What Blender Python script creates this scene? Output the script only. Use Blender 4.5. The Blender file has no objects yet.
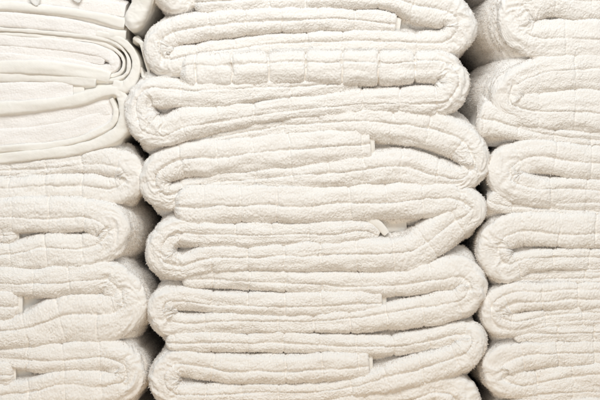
import bpy, math
import numpy as np

# ------------------------------------------------------------------ camera, world, lamps, exposure
scn = bpy.context.scene
COL = scn.collection
MM = 0.001
SHELF_PY = 462.0            # photo row of the shelf top; 1 photo pixel = 1 mm at the towel fronts


def W(px, py, y=0.0):
    return ((px - 300.0) * MM, y * MM, (SHELF_PY - py) * MM)


cam_d = bpy.data.cameras.new("camera")
cam = bpy.data.objects.new("camera", cam_d)
COL.objects.link(cam)
cam.location = (0.0, -1.30, (SHELF_PY - 200.0) * MM)
cam.rotation_euler = (math.radians(90), 0, 0)
cam_d.sensor_width = 36.0
cam_d.lens = 36.0 * 1.292 / 0.600
cam_d.clip_start = 0.01
cam_d.clip_end = 100.0
cam_d.dof.use_dof = True
cam_d.dof.focus_distance = 1.295
cam_d.dof.aperture_fstop = 8.0
scn.camera = cam

world = bpy.data.worlds.new("World")
scn.world = world
world.use_nodes = True
bg = world.node_tree.nodes["Background"]
bg.inputs[0].default_value = (1.0, 0.99, 0.96, 1)
bg.inputs[1].default_value = 0.36


def area(name, loc, target, size, size_y, power, color):
    d = bpy.data.lights.new(name, 'AREA')
    d.shape = 'RECTANGLE'
    d.size = size
    d.size_y = size_y
    d.energy = power
    d.color = color
    o = bpy.data.objects.new(name, d)
    COL.objects.link(o)
    o.location = loc
    v = np.array(target, float) - np.array(loc, float)
    v /= np.linalg.norm(v)
    import mathutils
    o.rotation_euler = mathutils.Vector(v).to_track_quat('-Z', 'Y').to_euler()
    return o


area("ceiling_lamp", (-0.02, -0.95, 1.25), (0.0, 0.0, 0.34), 1.0, 0.5, 16.5, (0.98, 1.0, 0.995))
area("room_lamp", (0.1, -2.5, 1.0), (0.0, 0.0, 0.25), 2.6, 1.6, 8.5, (0.985, 1.0, 0.99))
area("floor_bounce_fill", (0.1, -1.3, -0.7), (0.0, 0.0, 0.0), 1.2, 0.6, 8.0, (1.0, 0.72, 0.40))  # added warm fill from below, standing in for bounce off the floor

scn.view_settings.view_transform = 'Standard'
scn.view_settings.look = 'None'
scn.view_settings.exposure = -0.32
scn.view_settings.gamma = 1.0
scn.cycles.max_bounces = 12
scn.cycles.diffuse_bounces = 8
scn.cycles.use_denoising = True

# ------------------------------------------------------------------ materials


def new_mat(name):
    m = bpy.data.materials.new(name)
    m.use_nodes = True
    nt = m.node_tree
    b = nt.nodes["Principled BSDF"]
    return m, nt, b


def terry(name, col, col2, thin=0.0):
    m, nt, b = new_mat(name)
    tc = nt.nodes.new('ShaderNodeTexCoord')
    n1 = nt.nodes.new('ShaderNodeTexNoise')
    n1.inputs['Scale'].default_value = 28
    n1.inputs['Detail'].default_value = 5
    nt.links.new(tc.outputs['Object'], n1.inputs['Vector'])
    r = nt.nodes.new('ShaderNodeValToRGB')
    r.color_ramp.elements[0].position = 0.35
    r.color_ramp.elements[1].position = 0.65
    r.color_ramp.elements[0].color = (*col2, 1)
    r.color_ramp.elements[1].color = (*col, 1)
    nt.links.new(n1.outputs['Fac'], r.inputs['Fac'])
    nt.links.new(r.outputs['Color'], b.inputs['Base Color'])
    b.inputs['Roughness'].default_value = 0.95
    b.inputs['Specular IOR Level'].default_value = 0.12
    b.inputs['Sheen Weight'].default_value = 0.15
    b.inputs['Sheen Roughness'].default_value = 0.6
    v = nt.nodes.new('ShaderNodeTexNoise')
    v.inputs['Scale'].default_value = 700
    v.inputs['Detail'].default_value = 3
    nt.links.new(tc.outputs['Object'], v.inputs['Vector'])
    bp = nt.nodes.new('ShaderNodeBump')
    bp.inputs['Strength'].default_value = 0.35
    bp.inputs['Distance'].default_value = 0.0006
    nt.links.new(v.outputs['Fac'], bp.inputs['Height'])
    nt.links.new(bp.outputs['Normal'], b.inputs['Normal'])
    if thin:                                   # loose yarn lets light through
        nt.links.remove(b.inputs['Normal'].links[0])
        tr = nt.nodes.new('ShaderNodeBsdfTranslucent')
        nt.links.new(r.outputs['Color'], tr.inputs['Color'])
        mx = nt.nodes.new('ShaderNodeMixShader')
        mx.inputs[0].default_value = thin
        nt.links.new(b.outputs[0], mx.inputs[1])
        nt.links.new(tr.outputs[0], mx.inputs[2])
        nt.links.new(mx.outputs[0], nt.nodes['Material Output'].inputs[0])
    return m


def woven(name, col, scale=1900.0):
    m, nt, b = new_mat(name)
    tc = nt.nodes.new('ShaderNodeTexCoord')
    mp = nt.nodes.new('ShaderNodeMapping')
    mp.inputs['Rotation'].default_value = (0.3, 0.7, 0.4)
    wv = nt.nodes.new('ShaderNodeTexWave')
    wv.inputs['Scale'].default_value = scale / 6.28
    wv.inputs['Distortion'].default_value = 1.2
    wv.inputs['Detail'].default_value = 2
    nt.links.new(tc.outputs['Object'], mp.inputs['Vector'])
    nt.links.new(mp.outputs['Vector'], wv.inputs['Vector'])
    bp = nt.nodes.new('ShaderNodeBump')
    bp.inputs['Strength'].default_value = 0.4
    bp.inputs['Distance'].default_value = 0.0003
    nt.links.new(wv.outputs['Fac'], bp.inputs['Height'])
    nt.links.new(bp.outputs['Normal'], b.inputs['Normal'])
    n1 = nt.nodes.new('ShaderNodeTexNoise')
    n1.inputs['Scale'].default_value = 60
    nt.links.new(tc.outputs['Object'], n1.inputs['Vector'])
    mx = nt.nodes.new('ShaderNodeMix')
    mx.data_type = 'RGBA'
    mx.inputs[6].default_value = (*col, 1)
    mx.inputs[7].default_value = (col[0] * .98, col[1] * .97, col[2] * .95, 1)
    nt.links.new(n1.outputs['Fac'], mx.inputs[0])
    nt.links.new(mx.outputs[2], b.inputs['Base Color'])
    b.inputs['Roughness'].default_value = 0.85
    b.inputs['Specular IOR Level'].default_value = 0.2
    b.inputs['Sheen Weight'].default_value = 0.15
    return m


M_TERRY = terry("white_terry", (0.915, 0.894, 0.865), (0.905, 0.88, 0.85))
M_PILE = terry("white_terry_pile", (0.92, 0.895, 0.865), (0.91, 0.88, 0.85), 0.45)
M_TERRY_C = terry("white_terry_dense", (0.925, 0.903, 0.888), (0.915, 0.89, 0.873))
M_HEM = woven("woven_hem", (0.91, 0.893, 0.862))
M_BIND = woven("cream_twill_binding", (0.92, 0.903, 0.868))
M_TAG = woven("care_tag_satin", (0.85, 0.85, 0.84), 2500)


def wood(name, c1, c2):
    m, nt, b = new_mat(name)
    tc = nt.nodes.new('ShaderNodeTexCoord')
    mp = nt.nodes.new('ShaderNodeMapping')
    mp.inputs['Scale'].default_value = (30, 30, 3)
    n = nt.nodes.new('ShaderNodeTexNoise')
    n.inputs['Scale'].default_value = 2
    n.inputs['Detail'].default_value = 6
    n.inputs['Distortion'].default_value = 1.0
    r = nt.nodes.new('ShaderNodeValToRGB')
    r.color_ramp.elements[0].color = (*c1, 1)
    r.color_ramp.elements[1].color = (*c2, 1)
    nt.links.new(tc.outputs['Object'], mp.inputs['Vector'])
    nt.links.new(mp.outputs['Vector'], n.inputs['Vector'])
    nt.links.new(n.outputs['Fac'], r.inputs['Fac'])
    nt.links.new(r.outputs['Color'], b.inputs['Base Color'])
    b.inputs['Roughness'].default_value = 0.6
    return m


M_BACK = wood("dark_shelf_back", (0.20, 0.145, 0.12), (0.32, 0.25, 0.21))
M_BOARD = wood("warm_shelf_board", (0.30, 0.19, 0.10), (0.42, 0.28, 0.16))

# ------------------------------------------------------------------ noise
_rng = np.random.default_rng(7)
_PERM = np.tile(_rng.permutation(256), 4)
_GRAD = _rng.normal(size=(256, 3))
_GRAD /= np.linalg.norm(_GRAD, axis=1)[:, None]


def perlin(x, y, z):
    x, y, z = np.broadcast_arrays(np.asarray(x, float), np.asarray(y, float), np.asarray(z, float))
    xi = np.floor(x).astype(int)
    yi = np.floor(y).astype(int)
    zi = np.floor(z).astype(int)
    xf, yf, zf = x - xi, y - yi, z - zi
    xi &= 255
    yi &= 255
    zi &= 255
    fade = lambda t: t * t * t * (t * (t * 6 - 15) + 10)
    u, v, w = fade(xf), fade(yf), fade(zf)

    def g(ix, iy, iz, fx, fy, fz):
        h = _PERM[_PERM[_PERM[ix & 255] + (iy & 255)] + (iz & 255)]
        G = _GRAD[h]
        return G[..., 0] * fx + G[..., 1] * fy + G[..., 2] * fz
    a = g(xi, yi, zi, xf, yf, zf) * (1 - u) + g(xi + 1, yi, zi, xf - 1, yf, zf) * u
    b = g(xi, yi + 1, zi, xf, yf - 1, zf) * (1 - u) + g(xi + 1, yi + 1, zi, xf - 1, yf - 1, zf) * u
    c = g(xi, yi, zi + 1, xf, yf, zf - 1) * (1 - u) + g(xi + 1, yi, zi + 1, xf - 1, yf, zf - 1) * u
    d = g(xi, yi + 1, zi + 1, xf, yf - 1, zf - 1) * (1 - u) + g(xi + 1, yi + 1, zi + 1, xf - 1, yf - 1, zf - 1) * u
    return ((a * (1 - v) + b * v) * (1 - w) + (c * (1 - v) + d * v) * w) * 1.6


# ------------------------------------------------------------------ mesh helpers


def mesh_obj(name, verts, quads, tris, mat, parent=None, origin=(0, 0, 0), smooth=True, cn=None, nbase=None):
    me = bpy.data.meshes.new(name)
    verts = np.asarray(verts, np.float32) - np.asarray(origin, np.float32)
    nq, ntr = len(quads), len(tris)
    me.vertices.add(len(verts))
    me.vertices.foreach_set('co', verts.ravel())
    loops = np.concatenate([np.asarray(quads, np.int32).ravel(), np.asarray(tris, np.int32).ravel()]).astype(np.int32)
    me.loops.add(len(loops))
    me.loops.foreach_set('vertex_index', loops)
    starts = np.concatenate([np.arange(nq) * 4, nq * 4 + np.arange(ntr) * 3]).astype(np.int32)
    me.polygons.add(nq + ntr)
    me.polygons.foreach_set('loop_start', starts)
    me.polygons.foreach_set('use_smooth', np.full(nq + ntr, smooth))
    me.update(calc_edges=True)
    me.materials.append(mat)
    if nbase is not None:
        me.materials.append(M_PILE)
        mi = np.ones(nq + ntr, np.int32)
        mi[:nbase] = 0
        me.polygons.foreach_set('material_index', mi)
        me.polygons.foreach_set('use_smooth', mi == 0)
    o = bpy.data.objects.new(name, me)
    COL.objects.link(o)
    o.parent = parent
    return o


def resample(pts, fine=0.62, coarse=5.0):
    P = np.array(pts, float)
    P2 = np.vstack([2 * P[0] - P[1], P, 2 * P[-1] - P[-2]])
    out, idx = [], []
    for i in range(1, len(P2) - 2):
        p0, p1, p2, p3 = P2[i - 1:i + 3]
        d = [max(1e-3, np.hypot(*(b - a)[:2])) ** 0.5 for a, b in ((p0, p1), (p1, p2), (p2, p3))]
        t0, t1 = 0, d[0]
        t2 = t1 + d[1]
        t3 = t2 + d[2]
        t = np.linspace(t1, t2, 60, endpoint=False)[:, None]
        A1 = (t1 - t) / (t1 - t0) * p0 + (t - t0) / (t1 - t0) * p1
        A2 = (t2 - t) / (t2 - t1) * p1 + (t - t1) / (t2 - t1) * p2
        A3 = (t3 - t) / (t3 - t2) * p2 + (t - t2) / (t3 - t2) * p3
        B1 = (t2 - t) / (t2 - t0) * A1 + (t - t0) / (t2 - t0) * A2
        B2 = (t3 - t) / (t3 - t1) * A2 + (t - t1) / (t3 - t1) * A3
        out.append((t2 - t) / (t2 - t1) * B1 + (t - t1) / (t2 - t1) * B2)
    out = np.vstack(out + [P[-1:]])
    L = np.r_[0, np.cumsum(np.hypot(*np.diff(out[:, :2], axis=0).T))]
    s, ss = 0.0, []
    while s < L[-1]:
        ss.append(s)
        x = np.interp(s, L, out[:, 0])
        s += fine if -70 < x < 670 else coarse
    if L[-1] - ss[-1] < 0.4 * fine:
        ss[-1] = L[-1]
    else:
        ss.append(L[-1])
    ss = np.array(ss)
    return np.stack([np.interp(ss, L, out[:, k]) for k in range(3)], 1), ss


def smooth1(a, k):
    if k < 2:
        return a
    ker = np.hanning(k + 2)[1:-1]
    ker /= ker.sum()
    p = np.pad(a, (k, k), mode='edge')
    return np.convolve(p, ker, 'same')[k:-k]


def ribbon(pts, seed, rf=0.72, e=0.76, groove=(0.15, 0.2), yoff=0.0, depth=240.0, ends=('flat', 'round'),
           crease=36.5, amp=1.0, fine=0.62, loop=0.5, grooves=None, cgain=0.8, cph=None, swell=8.0, skew=0.0):
    """A padded fold of cloth swept along a path in the front plane and running back to depth."""
    C, S = resample(pts, fine)
    n = len(C)
    Cx = smooth1(C[:, 0], 7)
    Cz = smooth1(-C[:, 1], 7)
    Cx[0], Cz[0], Cx[-1], Cz[-1] = C[0, 0], -C[0, 1], C[-1, 0], -C[-1, 1]
    Wd = C[:, 2].copy()
    Tx, Tz = np.gradient(Cx, S), np.gradient(Cz, S)
    m = np.hypot(Tx, Tz)
    Tx, Tz = Tx / m, Tz / m
    Tx, Tz = smooth1(Tx, 9), smooth1(Tz, 9)
    m = np.hypot(Tx, Tz)
    Tx, Tz = Tx / m, Tz / m
    ang = np.unwrap(np.arctan2(Tz, Tx))
    k = smooth1(np.gradient(ang, S), 13)          # >0 : curve turns towards +normal
    Nx, Nz = -Tz, Tx
    L = S[-1]
    fac = np.ones(n)
    for end, d in ((ends[0], S), (ends[1], L - S)):
        w0 = Wd[0] if d is S else Wd[-1]
        rr = w0 * 0.9 if end == 'round' else (9.0 if end == 'soft' else 1.8)
        q = np.clip(1 - d / rr, 0, 1)
        lo = 0.12 if end == 'round' else (0.3 if end == 'soft' else 0.86)
        fac *= np.maximum(lo, np.sqrt(1 - q * q)) if end != 'flat' else 1 - (1 - lo) * q * q
    Wd = Wd * fac * (1 + 0.05 * amp * perlin(S / 26, seed, 3.3))
    # profile
    wm = float(np.mean(C[:, 2]))
    nf = max(14, int(wm * 2.7 / fine))
    ys = [0.0]
    st = fine * 1.2
    while ys[-1] < depth:
        ys.append(ys[-1] + st)
        if ys[-1] > 8:
            st = min(14.0, st * 1.16)
    ys[-1] = depth
    ys = np.array(ys)
    th = np.linspace(math.pi / 2, -math.pi / 2, 4001)
    sn, cs = np.sin(th), np.cos(th)
    nfront = np.sign(sn) * np.abs(sn) ** e
    yfront = -np.abs(cs) ** e
    al = np.r_[0, np.cumsum(np.hypot(np.diff(nfront), rf * np.diff(yfront)))]
    u0 = np.linspace(0, al[-1], nf)               # even spacing round the front of the fold
    nfront, yfront = np.interp(u0, al, nfront), np.interp(u0, al, yfront)
    NF = np.r_[np.ones(len(ys) - 1), nfront, -np.ones(len(ys) - 1)]
    YF = np.r_[np.zeros(len(ys) - 1), yfront, np.zeros(len(ys) - 1)]
    YS = np.r_[ys[:0:-1], np.zeros(nf), ys[1:]]
    front = np.r_[np.zeros(len(ys) - 1), np.ones(nf), np.zeros(len(ys) - 1)]
    nt = len(NF)
    R = rf * np.minimum(Wd, 16)
    nn = Wd[:, None] * NF[None, :]
    kk = k[:, None]
    lim = np.where(np.abs(kk) > 1e-4, 0.93 / np.maximum(np.abs(kk), 1e-4), 1e6)
    inner = (np.sign(nn) == np.sign(kk))
    over = np.where(inner, np.maximum(0, np.abs(nn) - lim), 0)
    nn = np.where(inner, np.sign(nn) * np.minimum(np.abs(nn), lim), nn)
    run = np.clip((np.abs(smooth1(Tx, 25)) - 0.75) / 0.2, 0, 1)[:, None] * swell
    nn = nn + np.sign(NF)[None, :] * run * np.clip((YS[None, :] - 1.0) / 12, 0, 1)
    wan = perlin(S / 45, seed * 1.7, 9.1)
    y = R[:, None] * YF[None, :] + YS[None, :] + yoff
    y = y + 2.2 * amp * perlin(S / 60, seed * 2.1, 5.5)[:, None] * np.exp(-YS / 60)[None, :]
    y = y + np.minimum(over, 10) * 0.9 * np.exp(-YS / 30)[None, :]
    gl = list(grooves) if grooves is not None else ([groove] if groove else [])
    bald = np.zeros((n, nt))
    for gi, (gc, gd) in enumerate(gl):
        msk = 0.75 + 0.5 * perlin(S / 30, seed * 3.1 + gi, 1.1)
        c = gc + 0.14 * wan + 0.05 * perlin(S / 9, seed + gi, 4.4)
        u = (NF[None, :] - c[:, None]) * Wd[:, None]
        gr = np.exp(-(u / 1.1) ** 2) * front[None, :]
        bald = np.maximum(bald, gr * 0.7)
        y = y + (R * gd * 1.0 * msk)[:, None] * gr + (R * gd * 0.3)[:, None] * np.exp(-(u / 4.5) ** 2) * front[None, :]
    # slight fanning of the layers towards the back, so that flanks are not ruled straight
    wob = perlin(YS[None, :] / 70, S[:, None] / 60, seed * 5.5) * np.clip(YS / 60, 0, 1)[None, :] * 4.0 * amp
    nn2 = nn + wob
    X = Cx[:, None] + Nx[:, None] * nn2 + skew * (1 - np.exp(-YS / 35))[None, :]
    Z = Cz[:, None] + Nz[:, None] * nn2
    P = np.stack([X, y, Z], -1)
    # normals
    ds = np.gradient(P, axis=0)
    dt = np.gradient(P, axis=1)
    N = np.cross(ds, dt)
    nl = np.linalg.norm(N, axis=-1, keepdims=True)
    N = N / np.maximum(nl, 1e-6)
    mid = nt // 2
    if np.mean(N[:, mid, 1]) > 0:
        N = -N
        flip = True
    else:
        flip = False
    tl = np.r_[0, np.cumsum(np.percentile(np.linalg.norm(np.diff(P[::7], axis=1), axis=2), 60, axis=0))][None, :]
    s2 = S[:, None]
    d = 1.0 * perlin(s2 / 34, tl / 7, seed * 1.3) + 1.2 * perlin(s2 / 17, tl / 13, seed * 2.3) \
        + 0.26 * perlin(s2 / 4.5, tl / 4.0, seed * 3.3) + 0.2 * perlin(s2 / 2.4, tl / 2.2, seed * 4.1)
    bend = np.clip(np.abs(k) * np.maximum(Wd, 4) * 1.1, 0, 1)[:, None]
    bend = smooth1(bend[:, 0], 15)[:, None]
    wr = perlin(s2 / 9 + perlin(s2 / 20, tl / 14, 8.8) * 1.5, tl / 10, seed * 6.1)
    d = d + 1.8 * bend * (0.35 - np.abs(wr) * 1.8)
    d = d * amp * (0.4 + 0.6 * np.exp(-np.maximum(YS, 0) / 10))[None, :]
    if loop:
        # rows of terry loops pressed together
        q1 = perlin(s2 / 1.25, tl / 1.15, seed * 4.9)
        q2 = perlin(s2 / 0.9 + 50, tl / 1.0, seed * 5.9)
        pile = 0.6 + 0.4 * perlin(s2 / 16, tl / 12, seed * 0.9)
        d = d + loop * (1 - 2 * np.abs(q1) + 0.6 * q2) * (1 + pile)
    if crease:
        ph = (seed * 13.7) % crease if cph is None else cph
        sw = s2 + ph + 1.3 * perlin(s2 / 40, tl / 9, seed * 7.7)
        kidx = np.round(sw / crease)
        cg = cgain if np.isscalar(cgain) else np.interp(S / L, [0, .58, .64, 1], [cgain[0], cgain[0], cgain[1], cgain[1]])[:, None]
        off = sw - kidx * crease
        msk = np.clip(0.75 + 0.9 * perlin(kidx * 0.77 + 0.3, tl / 16, seed * 8.3), 0.15, 1.3)
        cr = msk * np.exp(-(off / 0.95) ** 2) * (1 - 0.7 * bend)
        d = d - (1.9 * cr + 0.6 * msk * np.exp(-(off / 4.0) ** 2)) * amp * cg
        bald = np.maximum(bald, np.clip(cr * 0.8 * cg, 0, 1))
    edge = np.clip(np.minimum(s2, L - s2) / 4.0, 0.15, 1)
    P = P + N * (d * edge)[..., None]
    return dict(P=P, N=N, S=S, n=n, nt=nt, flip=flip, YS=YS, k=k, bald=bald)


def tufts(P, N, YS, i0, i1, rng, dens=0.85, length=0.95, rad=0.45, maxy=330, bald=None):
    """Individual terry loops standing on the visible surface of the cloth."""
    A, B, Cc, D = P[i0:i1, :-1], P[i0 + 1:i1 + 1, :-1], P[i0 + 1:i1 + 1, 1:], P[i0:i1, 1:]
    ar = 0.5 * np.linalg.norm(np.cross(Cc - A, D - B), axis=-1)
    nrm = N[i0:i1, :-1]
    ym = A[..., 1]
    xm = A[..., 0]
    w = np.where(YS[None, :-1] < 10, 1.0, np.where(np.abs(nrm[..., 0]) > 0.35, 0.85, 0.0))
    w = w * np.clip(1.15 - 1.55 * np.abs(nrm[..., 1]), 0, 1)
    w = w * (1 - 0.9 * bald[i0:i1, :-1])
    w = np.where(YS[None, :-1] > maxy, 0, w)
    w = np.where(YS[None, :-1] > 50, w * 0.7, w)
    w = np.where((xm < -60) | (xm > 660), 0, w)
    lam = (ar * w * dens).ravel()
    cnt = rng.poisson(lam)
    idx = np.repeat(np.arange(len(cnt)), cnt)
    m = len(idx)
    if m == 0:
        return np.zeros((0, 3)), np.zeros((0, 4), int), np.zeros((0, 3), int), None
    u, v = rng.random((2, m, 1))
    a, b, c, dd = (q.reshape(-1, 3)[idx] for q in (A, B, Cc, D))
    pos = a * (1 - u) * (1 - v) + b * u * (1 - v) + c * u * v + dd * (1 - u) * v
    nr = nrm.reshape(-1, 3)[idx]
    # neighbouring loops lean together in little drifts
    fl = np.stack([perlin(pos[:, 0] / 7, pos[:, 1] / 7, pos[:, 2] / 7 + q) for q in (0.0, 31.7, 77.1)], 1)
    dr = nr + 0.3 * fl + 0.2 * rng.normal(size=(m, 3)) + np.array([0, 0, -0.18])
    dr /= np.linalg.norm(dr, axis=1)[:, None]
    ln = length * (0.55 + 0.75 * rng.random((m, 1)))
    ln = np.where(rng.random((m, 1)) < 0.07, ln * 1.9, ln)
    bend = 0.3 * rng.normal(size=(m, 3)) + np.array([0, 0, -0.35])
    h = np.cross(dr, rng.normal(size=(m, 3)))
    h /= np.linalg.norm(h, axis=1)[:, None]
    g = np.cross(dr, h)
    rb = rad * (0.7 + 0.6 * rng.random((m, 1)))
    V = np.empty((m, 7, 3))
    base = pos - nr * 0.4
    for q in range(3):
        an = q * 2 * math.pi / 3
        o = h * math.cos(an) + g * math.sin(an)
        V[:, q] = base + o * rb * 0.9
        V[:, 3 + q] = base + dr * ln * 0.62 + bend * ln * 0.10 + o * rb * 0.95
    V[:, 6] = base + dr * ln + bend * ln * 0.32
    o0 = (np.arange(m) * 7)[:, None]
    Q = np.stack([np.hstack([o0 + q, o0 + (q + 1) % 3, o0 + 3 + (q + 1) % 3, o0 + 3 + q]) for q in range(3)], 1).reshape(-1, 4)
    T = np.stack([np.hstack([o0 + 3 + q, o0 + 3 + (q + 1) % 3, o0 + 6]) for q in range(3)], 1).reshape(-1, 3)
    return V.reshape(-1, 3), Q, T, np.repeat(nr, 7, axis=0)


def to_world(V):
    o = np.empty_like(V)
    o[:, 0] = (V[:, 0] - 300) * MM
    o[:, 1] = V[:, 1] * MM
    o[:, 2] = (SHELF_PY + V[:, 2]) * MM
    return o


def build(rb, cuts, names, mat, parent, origin, seed, fuzz=True, caps=True, dens=0.9, length=1.1):
    """Turn one ribbon into one mesh per named stretch of it."""
    rng = np.random.default_rng(int(seed * 1000) + 5)
    P, N, nt, n = rb['P'], rb['N'], rb['nt'], rb['n']
    bounds = [0] + list(cuts) + [n - 1]
    outs = []
    for (i0, i1), nm in zip(zip(bounds[:-1], bounds[1:]), names):
        V = P[i0:i1 + 1].reshape(-1, 3)
        cn = N[i0:i1 + 1].reshape(-1, 3)
        r = i1 - i0 + 1
        ii, jj = np.meshgrid(np.arange(r - 1), np.arange(nt - 1), indexing='ij')
        a = (ii * nt + jj).ravel()
        Q = np.stack([a, a + nt, a + nt + 1, a + 1], 1)
        if not rb['flip']:
            Q = Q
        else:
            Q = Q[:, ::-1]
        bi = np.arange(r - 1) * nt                      # back closure
        Q = np.vstack([Q, np.stack([bi, bi + nt - 1, bi + 2 * nt - 1, bi + nt], 1)])
        T = np.zeros((0, 3), int)
        if caps:
            half = nt // 2
            for row, on in ((0, i0 == 0), (r - 1, i1 == n - 1)):
                if on:
                    j = np.arange(half - 1)
                    b = row * nt
                    q = np.stack([b + j, b + j + 1, b + nt - 2 - j, b + nt - 1 - j], 1)
                    Q = np.vstack([Q, q if row == 0 else q[:, ::-1]])
        nb = len(Q) if fuzz else None
        if fuzz:
            tv, tq, tt, tn = tufts(P, N, rb['YS'], i0, i1, rng, dens, length, bald=rb['bald'])
            if len(tv):
                Q = np.vstack([Q, tq + len(V)])
                T = np.vstack([T, tt + len(V)])
                V = np.vstack([V, tv])
                cn = np.vstack([cn, tn])
        outs.append(mesh_obj(nm, to_world(V), Q, T, mat, parent, origin, cn=cn, nbase=nb))
    return outs


def root(name, label, cat, px, py, group):
    o = bpy.data.objects.new(name, None)
    COL.objects.link(o)
    o.empty_display_size = 0.05
    o.location = W(px, py)
    o['label'] = label
    o['category'] = cat
    o['group'] = group
    return o


def box_obj(name, x0, x1, y0, y1, z0, z1, mat, parent=None, bev=0.002):
    import bmesh
    bm = bmesh.new()
    bmesh.ops.create_cube(bm, size=1)
    for v in bm.verts:
        v.co = ((x0 + x1) / 2 + v.co.x * (x1 - x0), (y0 + y1) / 2 + v.co.y * (y1 - y0), (z0 + z1) / 2 + v.co.z * (z1 - z0))
    bmesh.ops.bevel(bm, geom=bm.edges[:], offset=bev, segments=2, affect='EDGES')
    me = bpy.data.meshes.new(name)
    bm.to_mesh(me)
    bm.free()
    me.materials.append(mat)
    o = bpy.data.objects.new(name, me)
    COL.objects.link(o)
    o.parent = parent
    return o


# ------------------------------------------------------------------ the shelf
shelf = bpy.data.objects.new("shelf", None)
COL.objects.link(shelf)
shelf['label'] = "dark brown shelf back glimpsed in the gaps between the towel stacks"
shelf['category'] = "shelf"
box_obj("shelf_board", -0.95, 0.95, -0.06, 0.27, -0.030, 0.0, M_BOARD, shelf)
box_obj("back_panel", -0.95, 0.95, 0.27, 0.29, -0.030, 0.75, M_BACK, shelf)

# ------------------------------------------------------------------ terry towels
# Every towel is one wrapped length of cloth: inner tail -> turn -> lower layer -> turn -> upper layer.
# Points are (photo column, photo row, half thickness) in mm at the towel fronts.


def towel(label, group, pts, seed, hem=None, flap=None, tag=None, yoff=0.0, origin=None, mirror=False, hem_out=0, **kw):
    xs = [p[0] for p in pts]
    ys = [p[1] + p[2] for p in pts]
    ox, oy = (min(xs) + max(xs)) / 2, max(ys)
    r = root("towel", label, "towel", ox, oy, group)
    org = W(ox, oy)
    pts = [(a, b, c * 1.16) for a, b, c in pts]
    rb = ribbon(pts, seed, **kw, yoff=yoff)
    # the two turns of the wrap split it into its three folded layers
    C, S = resample(pts)
    X = rb['P'][:, rb['nt'] // 2, 0]
    if not mirror:
        c1, c2 = int(np.argmin(X[:int(rb['n'] * .7)])), int(np.argmax(X))
    else:
        c1, c2 = int(np.argmax(X[:int(rb['n'] * .7)])), int(np.argmin(X))
    if 5 < c1 < c2 < rb['n'] - 5:
        cuts, names = [c1, c2], ["inner_layer", "lower_layer", "upper_layer"]
    else:
        cuts, names = [], ["terry_layer"]
    build(rb, cuts, names, M_TERRY, r, org, seed)
    if hem:
        h = ribbon(hem, seed + .5, rf=0.55, e=0.7, groove=None, yoff=yoff + 1.5 - hem_out, depth=180 if not hem_out else 12, ends=('flat', 'flat'), crease=0, amp=0.35, fine=0.8, loop=0)
        build(h, [], ["hem"], M_HEM, r, org, seed, fuzz=False)
    if flap:
        h = ribbon(flap, seed + .7, rf=0.35, e=0.6, groove=None, yoff=yoff + 10, depth=150, ends=('flat', 'flat'), crease=0, amp=1.6, fine=0.8, loop=0)
        build(h, [], ["hem_flap"], M_HEM, r, org, seed, fuzz=False)
    if tag:
        h = ribbon(tag, seed + .9, rf=0.25, e=0.5, groove=None, yoff=yoff + 6, depth=40, ends=('flat', 'flat'), crease=0, amp=0.5, fine=0.8, loop=0)
        build(h, [], ["care_tag"], M_TAG, r, org, seed, fuzz=False)
    return r


GM = "white terry towels of the middle stack"
GR = "white terry towels of the right stack"
GL = "white terry towels of the left stack"

towel("topmost towel of the middle stack, only its rounded bottom left fold showing", GM,
      [(370, -36, 10), (200, -34, 11), (175, -31, 12), (167, -14, 14), (178, -2, 13), (200, -14, 10), (240, -24, 9),
       (440, -26, 11), (462, -40, 14), (440, -56, 12), (200, -54, 12)], 1.13, yoff=4)
towel("middle stack towel with fat round left fold, directly above the notched pillowy one", GM,
      [(396, 23, 9), (360, 19, 10), (320, 18, 11), (260, 20, 12), (200, 26, 13), (172, 32, 13), (159, 44, 13), (164, 60, 14),
       (190, 58, 13), (210, 53, 11), (260, 46, 10), (320, 42, 10), (380, 42, 11), (425, 44, 11), (450, 41, 13), (461, 27, 14),
       (454, 13, 14), (438, 7, 17), (415, 2, 16), (390, -4, 12), (300, -4, 12), (205, 1, 11), (193, 2, 11)], 2.31,
      hem=[(394, 23, 8), (401, 24, 7.5)], flap=[(392, 25, 7), (411, 26, 6)], grooves=[(0.1, 0.25)])
towel("middle stack towel whose upper layer is notched into even pillowy segments", GM,
      [(358, 84, 6), (320, 87, 8), (260, 91, 9), (200, 95, 12), (168, 93, 13), (148, 93, 13), (140, 106, 13), (145, 124, 14),
       (160, 132, 13), (185, 124, 14), (220, 117, 12), (260, 112, 10), (320, 105, 10), (380, 100, 11), (420, 100, 12),
       (444, 97, 14), (453, 83, 14), (445, 69, 14), (420, 67, 14), (380, 68, 15), (300, 67, 14), (240, 70, 15), (200, 71, 16),
       (179, 72, 16)], 3.07, yoff=-4, cgain=(0.7, 2.4), hem=[(356, 84, 5.5), (362, 84, 5)], grooves=[(-0.28, 0.19)])
towel("middle stack towel directly below the notched one, arching upper layer and stepped hem end", GM,
      [(370, 143, 16), (300, 149, 16), (220, 157, 16), (178, 161, 15), (158, 172, 14), (156, 186, 14), (168, 195, 12),
       (195, 186, 9), (240, 180, 9), (300, 176, 11), (360, 170, 14), (400, 166, 16), (435, 174, 14), (462, 178, 11), (475, 165, 13),
       (466, 145, 16), (435, 130, 17), (400, 125, 16), (370, 122, 15), (300, 124, 10), (250, 131, 9), (215, 138, 8),
       (188, 143, 5)], 4.77, hem=[(368, 143, 15.5), (375, 143, 15)], flap=[(366, 146, 10), (393, 146, 8.5)], grooves=[(0.0, 0.23)])
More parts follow.
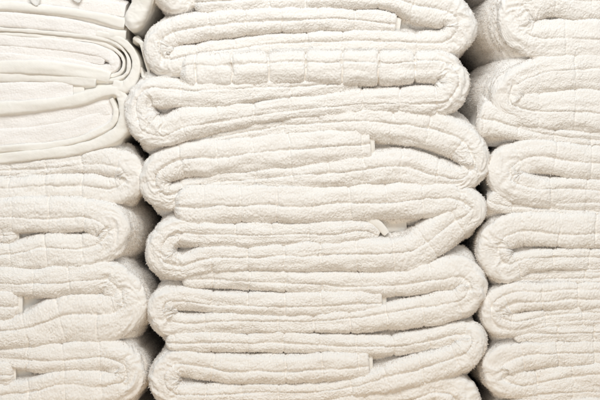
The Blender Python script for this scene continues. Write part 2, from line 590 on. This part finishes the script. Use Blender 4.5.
towel("middle stack towel with squared left end and small twisted hem corner over a shadowed pocket", GM,
      [(379, 236, 6), (366, 231, 9), (340, 233, 11), (300, 234, 10), (250, 235, 11), (200, 234, 12), (174, 232, 13), (162, 244, 13), (163, 260, 13),
       (180, 266, 11), (205, 260, 12), (300, 257, 13), (360, 255, 15), (408, 253, 16), (432, 239, 17), (454, 222, 16), (472, 209, 13),
       (460, 200, 14), (430, 199, 16), (380, 201, 16), (320, 204, 17), (250, 204, 17), (200, 205, 18), (173, 206, 18)], 5.41,
      hem=[(352, 213, 3.5), (367, 217, 4), (379, 225, 4), (387, 234, 3.5)], flap=[(370, 224, 9), (408, 224, 8)], hem_out=5, grooves=[(0.05, 0.22)])
towel("third towel from the bottom of the middle stack, plump right fold nearest the right stack", GM,
      [(382, 301, 10), (300, 304, 11), (220, 303, 10), (185, 299, 10), (167, 300, 12), (161, 309, 13), (166, 322, 12), (185, 325, 9),
       (220, 323, 9), (300, 324, 9), (360, 320, 11), (410, 313, 13), (440, 308, 14), (464, 300, 14), (473, 286, 14), (463, 273, 15),
       (440, 275, 15), (400, 283, 12), (300, 282, 10), (220, 278, 9), (181, 278, 10)], 6.19,
      hem=[(380, 301, 9.5), (387, 301, 9)], flap=[(376, 299, 7), (400, 300, 6)], grooves=[(0.2, 0.19)])
towel("second towel from the bottom of the middle stack, thick inner layer with straight hem", GM,
      [(369, 364, 12), (300, 369, 13), (240, 370, 13), (200, 366, 12), (174, 364, 13), (164, 378, 14), (172, 394, 13), (200, 396, 10),
       (240, 394, 9), (300, 394, 9), (350, 389, 9), (383, 381, 13), (410, 373, 14), (440, 365, 14), (466, 353, 14), (472, 338, 12),
       (455, 334, 10), (430, 340, 10), (380, 346, 9), (300, 343, 9), (220, 342, 9), (165, 342, 9)], 7.23,
      hem=[(367, 364, 11.5), (373, 364, 11)], flap=[(366, 357, 5), (386, 352, 4)], grooves=[(0.1, 0.22)])
towel("lowest towel of the middle stack, mostly cut off by the photo's bottom edge", GM,
      [(380, 428, 10), (200, 430, 11), (175, 431, 12), (166, 441, 11), (176, 450, 11), (200, 450, 11), (400, 446, 12),
       (445, 440, 14), (462, 420, 15), (460, 397, 16), (438, 390, 14), (400, 399, 12), (300, 410, 10), (185, 414, 10)], 8.37, yoff=3)

# right stack : left turns in view, the other half carries on out of the frame
REND = 790


def right(label, hole_up, hole_lo, flap_pts, nose, seed, top=None, **kw):
    """inner tail (from the right) -> left turn -> lower layer -> far right turn -> upper layer ending at the left."""
    yu, wu = hole_up[0][1], hole_up[0][2]
    yl, wl = hole_lo[-1][1], hole_lo[-1][2]
    pts = [(730, yu + 2, wu * .9)] + hole_up + nose + hole_lo + [(REND - 20, yl, wl)]
    if flap_pts:
        yf = flap_pts[0][1]
        pts += [(REND + 6, (yl + yf) / 2, 12), (REND - 20, yf + 2, 9)] + flap_pts
    kw.setdefault('rf', 0.58)
    kw.setdefault('e', 0.66)
    towel(label, GR, pts, seed, **kw)


right("top towel of the right stack, big round fold cut by the photo's top edge",
      [(640, 1, 16), (580, 0, 17), (548, -3, 16)], [(572, 39, 18), (640, 38, 18)],
      [(640, -32, 13), (560, -32, 13), (500, -30, 12)], [(521, 8, 18), (519, 28, 17), (538, 38, 17)], 11.3, skew=-22, grooves=[(0.0, 0.11)])
right("second towel down the right stack, plump rounded left fold with a narrow hole in it",
      [(640, 71, 17), (565, 72, 16), (538, 76, 16)], [(570, 109, 18), (640, 113, 20)], None,
      [(513, 88, 16), (512, 102, 16), (532, 109, 16)], 12.7, skew=-22, grooves=[(-0.1, 0.19)])
right("third towel down the right stack, under its own flat sloping flap",
      [(640, 164, 15), (580, 161, 15), (535, 156, 15)], [(580, 191, 13), (640, 195, 13)],
      [(640, 142, 7), (560, 135, 8), (528, 130, 9), (507, 124, 12), (490, 119, 16), (478, 117, 18)], [(509, 166, 17), (510, 182, 15), (535, 191, 13)],
      13.9, ends=('flat', 'soft'), grooves=[(0.1, 0.17)])
right("fourth towel down the right stack, square shouldered left fold with a tall narrow crease",
      [(640, 232, 15), (560, 230, 15), (520, 229, 15)], [(532, 261, 10), (580, 259, 10), (640, 262, 10)],
      [(640, 212, 7), (560, 208, 7), (505, 203, 9), (488, 199, 11)], [(499, 238, 15), (496, 254, 15), (505, 267, 14)],
      14.2, grooves=[(0.2, 0.19)])
right("fifth towel down the right stack, compact fold with rumpled thin layers",
      [(640, 296, 12), (545, 297, 12), (515, 298, 13)], [(540, 320, 9), (590, 317, 9), (640, 316, 9)],
      [(640, 276, 7), (560, 277, 7), (506, 278, 7)], [(499, 307, 14), (499, 320, 13), (515, 325, 11)],
      15.6, grooves=[(0.3, 0.22), (-0.4, 0.17)])
right("sixth towel down the right stack, egg shaped left fold near the photo's bottom edge",
      [(640, 353, 11), (560, 355, 11), (520, 358, 13)], [(560, 379, 11), (640, 372, 11)],
      [(640, 333, 8), (560, 334, 8), (514, 335, 7)], [(502, 366, 16), (503, 379, 15), (525, 385, 12)],
      16.8, grooves=[(0.0, 0.22)])
right("lowest towel of the right stack, only its top layer above the photo's bottom edge",
      [(640, 413, 13), (560, 414, 13), (520, 416, 14)], [(560, 447, 12), (640, 446, 13)],
      [(640, 392, 9), (560, 393, 9), (517, 399, 8)], [(502, 428, 15), (504, 440, 15), (520, 447, 13)],
      17.1, grooves=[(0.0, 0.17)])

# left stack : right turns in view


def left(label, tail, upper, nose, lower, seed, **kw):
    """inner tail (from the far left) is a free end; upper layer -> right turn -> lower layer -> far left turn -> tail."""
    yl, wl = lower[-1][1], lower[-1][2]
    yt = tail[0][1]
    pts = tail[::-1] + [(-170, yt, tail[0][2]), (-192, (yt + yl) / 2, 12), (-170, yl, wl)] + lower[::-1] + nose[::-1] + upper[::-1] + \
        [(-150, upper[0][1], upper[0][2])]
    kw.setdefault('ends', ('soft', 'round'))
    kw.setdefault('rf', 0.6)
    kw.setdefault('e', 0.68)
    towel(label, GL, pts, seed, **kw)


left("crumpled towel squeezed under the bound bath mats, topmost terry towel of the left stack",
     [(-60, 178, 5), (0, 178, 5), (42, 175, 5)], [(-60, 169, 6), (0, 169, 6), (50, 166, 7), (84, 162, 9), (108, 162, 12)],
     [(125, 168, 14), (128, 180, 14), (112, 190, 13)], [(80, 187, 13), (30, 189, 12), (-60, 191, 11)], 21.4, yoff=3,
     ends=('round', 'round'))
left("left stack towel with white tag beside a dark pocket, second terry one from its top",
     [(-60, 236, 8), (0, 235, 8), (17, 234, 8)], [(-60, 214, 15), (0, 214, 15), (60, 215, 16), (92, 216, 16)],
     [(110, 226, 17), (107, 242, 15), (88, 251, 15)], [(50, 251, 16), (10, 256, 12), (-60, 258, 10)], 22.8, skew=16,
     hem=[(10, 234, 7), (18, 234, 6.5)], tag=[(14, 234, 6), (28, 235, 5.5)])
left("third terry towel from the top of the left stack, shadowed slot beside its tag",
     [(-60, 306, 13), (0, 305, 13), (20, 304, 13)], [(-60, 278, 11), (0, 281, 12), (45, 282, 14), (85, 279, 14), (108, 278, 15)],
     [(124, 292, 17), (126, 308, 17), (108, 317, 21)], [(64, 319, 22), (24, 331, 15), (-60, 338, 12)], 23.6, skew=4,
     hem=[(14, 304, 12), (22, 304, 12)], tag=[(18, 306, 9), (38, 307, 8)])
left("left stack towel with small tag and pinched right fold above the photo's bottom left corner",
     [(-60, 374, 10), (0, 374, 11), (14, 374, 11)], [(-60, 355, 9), (0, 357, 9), (40, 359, 13), (85, 356, 14), (108, 356, 15)],
     [(126, 366, 15), (127, 381, 14), (108, 389, 16)], [(64, 389, 17), (24, 395, 13), (-60, 400, 12)], 24.1, skew=4,
     hem=[(8, 374, 10), (15, 374, 10)], tag=[(12, 376, 8), (31, 377, 7)])
left("lowest towel of the left stack, only its shadowed flank showing in the bottom gap",
     [(-60, 434, 8), (20, 434, 8)], [(-60, 418, 10), (60, 416, 12), (100, 418, 13)],
     [(122, 428, 14), (122, 440, 13), (105, 448, 12)], [(60, 448, 12), (-60, 449, 12)], 25.5)

# ------------------------------------------------------------------ bound bath mats, top of the left stack
GB = "bound edge bath mats on the left stack"


def layer(name, r, org, pts, seed, mat, fuzz=False, **kw):
    kw.setdefault('ends', ('flat', 'flat'))
    rb = ribbon(pts, seed, fine=0.7, **kw)
    return build(rb, [], [name], mat, r, org, seed, fuzz=fuzz, dens=0.15, length=0.7)


FLAT = dict(groove=None, crease=0, amp=0.8, rf=0.4, e=0.8, loop=0.05)
PLUSH = dict(groove=None, crease=0, amp=0.55, rf=0.3, e=0.6, loop=0.26, swell=5)
# bottom mat : heavy folded binding round the terry
org = W(0, 165)
r = root("bath_mat", "lowest bath mat of the left stack, wide cream twill binding wrapping its right corner", "bath mat", 0, 165, GB)
layer("binding", r, org, [(-190, 112, 5), (-60, 111, 5.5), (0, 108, 6), (50, 104, 6), (85, 97, 5.5), (104, 91, 5), (116, 91, 5), (123, 100, 6.5),
                          (126, 115, 7.5), (119, 131, 7), (90, 145, 5.5), (50, 153, 5), (0, 158, 5), (-60, 162, 5), (-190, 164, 5)], 31.2, M_BIND, yoff=-2.5, **FLAT)
layer("inner_binding", r, org, [(-190, 152, 3), (0, 149, 3), (60, 143, 3), (96, 132, 3), (112, 122, 3), (115.5, 110, 2.6), (110, 98, 2.4)],
      32.2, M_BIND, yoff=-2, **FLAT)
layer("terry_layer", r, org, [(-190, 127, 9.5), (0, 121, 9), (60, 115, 9), (98, 107, 9), (112, 106, 8)], 33.4, M_TERRY_C, True, yoff=3, **PLUSH)
layer("terry_layer", r, org, [(-190, 141, 9), (0, 137, 9), (60, 131, 9), (98, 121, 9), (112, 116, 7)], 34.4, M_TERRY_C, True, yoff=2, **PLUSH)
layer("terry_layer", r, org, [(-190, 92, 10), (-60, 92, 10), (0, 92, 10), (40, 91, 10), (72, 90, 9)], 35.4, M_TERRY_C, True, yoff=2, **PLUSH)
layer("hem", r, org, [(-190, 76, 5), (-60, 75, 5), (0, 76, 5), (50, 77, 5), (88, 81, 5), (95, 82, 4.5)], 36.4, M_HEM, yoff=0, **FLAT)
layer("hem_flap", r, org, [(70, 90, 8), (83, 89, 7.5)], 37.4, M_HEM, yoff=3, **FLAT)
# second mat : nested loops of terry and thin hems
org = W(0, 72)
r = root("bath_mat", "bath mat folded into nested hairpin layers, between the other two bound mats", "bath mat", 0, 72, GB)
layer("binding", r, org, [(95, 32, 3), (112, 36, 3), (126, 44, 3.5), (135, 60, 4), (133, 76, 5), (124, 86, 6), (112, 84, 5)], 41.2, M_BIND, yoff=-1, **FLAT)
layer("binding", r, org, [(132, 36, 1.6), (140, 42, 1.6), (144, 56, 1.6), (147, 74, 1.6), (143, 76, 1.6), (139, 66, 1.6)], 42.2, M_BIND, yoff=4, **dict(FLAT, depth=160))
layer("lower_hem", r, org, [(-190, 66, 6), (-60, 66, 6.5), (0, 66, 6.5), (50, 68, 6.5), (90, 73, 6), (109, 77, 5)], 43.2, M_BIND, yoff=-1.5, **FLAT)
layer("outer_hem", r, org, [(-190, 28, 1.5), (0, 28.5, 1.5), (60, 33, 1.5), (100, 38, 1.5), (118, 45, 1.5), (127.5, 58, 1.5),
                            (126, 72, 1.5), (115, 79, 1.5), (104, 80, 1.4)], 44.2, M_HEM, yoff=-1, **FLAT)
layer("middle_hem", r, org, [(-190, 32, 1.6), (0, 32.5, 1.6), (60, 37, 1.6), (100, 42, 1.6), (115, 49, 1.6), (122.5, 59, 1.6),
                             (121, 69, 1.6), (112, 75, 1.6), (98, 74, 1.4)], 47.2, M_HEM, yoff=0.5, **FLAT)
layer("terry_layer", r, org, [(-190, 39, 5.5), (0, 39, 5.5), (60, 44, 5.5), (97, 50, 5.5), (112, 58, 5.5), (113, 66, 4.5),
                              (100, 68, 4.5), (60, 61, 4), (0, 56.5, 4), (-190, 56.5, 4)], 45.2, M_TERRY_C, True, yoff=1.5, **PLUSH)
layer("terry_layer", r, org, [(-190, 48.5, 4.5), (0, 48.5, 4.5), (60, 53.5, 4.5), (96, 59, 4), (103, 61, 3)], 46.2, M_TERRY_C, True, yoff=1.5, **PLUSH)
# top mat
org = W(0, 30)
r = root("bath_mat", "topmost bath mat of the left stack, square hem end beside a standing corner fold", "bath mat", 0, 30, GB)
layer("terry_layer", r, org, [(-190, 17, 7), (-60, 17, 7), (0, 18, 7), (60, 23, 7), (100, 31, 6), (118, 34, 4.5)], 51.2, M_TERRY_C, True, yoff=1, **PLUSH)
layer("hem", r, org, [(-190, 5, 4), (0, 5, 4), (50, 9, 4), (90, 14, 4), (112, 20, 4.5), (124, 23, 5)], 52.2, M_BIND, yoff=-1.5, **FLAT)
layer("hem_flap", r, org, [(108, 33, 5), (125, 34, 4.5)], 53.2, M_HEM, yoff=0, **FLAT)
layer("upper_layer", r, org, [(-190, -4, 6), (0, -4, 6), (60, -1, 6), (100, 5, 7), (124, 9, 7)], 54.2, M_TERRY_C, True, yoff=2, **PLUSH)
layer("corner_fold", r, org, [(127, 27, 5), (132, 22, 9), (138, 8, 10), (142, -6, 10), (140, -20, 9), (120, -24, 7), (-190, -22, 7)], 55.2, M_BIND, yoff=-3, **dict(FLAT, amp=1.6, loop=0.18, rf=0.7))
layer("care_tag", r, org, [(32, -16, 5.5), (34, -4, 5.5), (36, 5, 4)], 56.2, M_TAG, yoff=-4, **dict(FLAT, depth=4, rf=0.15, ends=('flat', 'soft')))
layer("care_tag", r, org, [(75, -16, 6.5), (76, -6, 6.5), (78, 1.5, 5.5)], 57.2, M_TAG, yoff=-4, **dict(FLAT, depth=4, rf=0.15, ends=('flat', 'soft')))
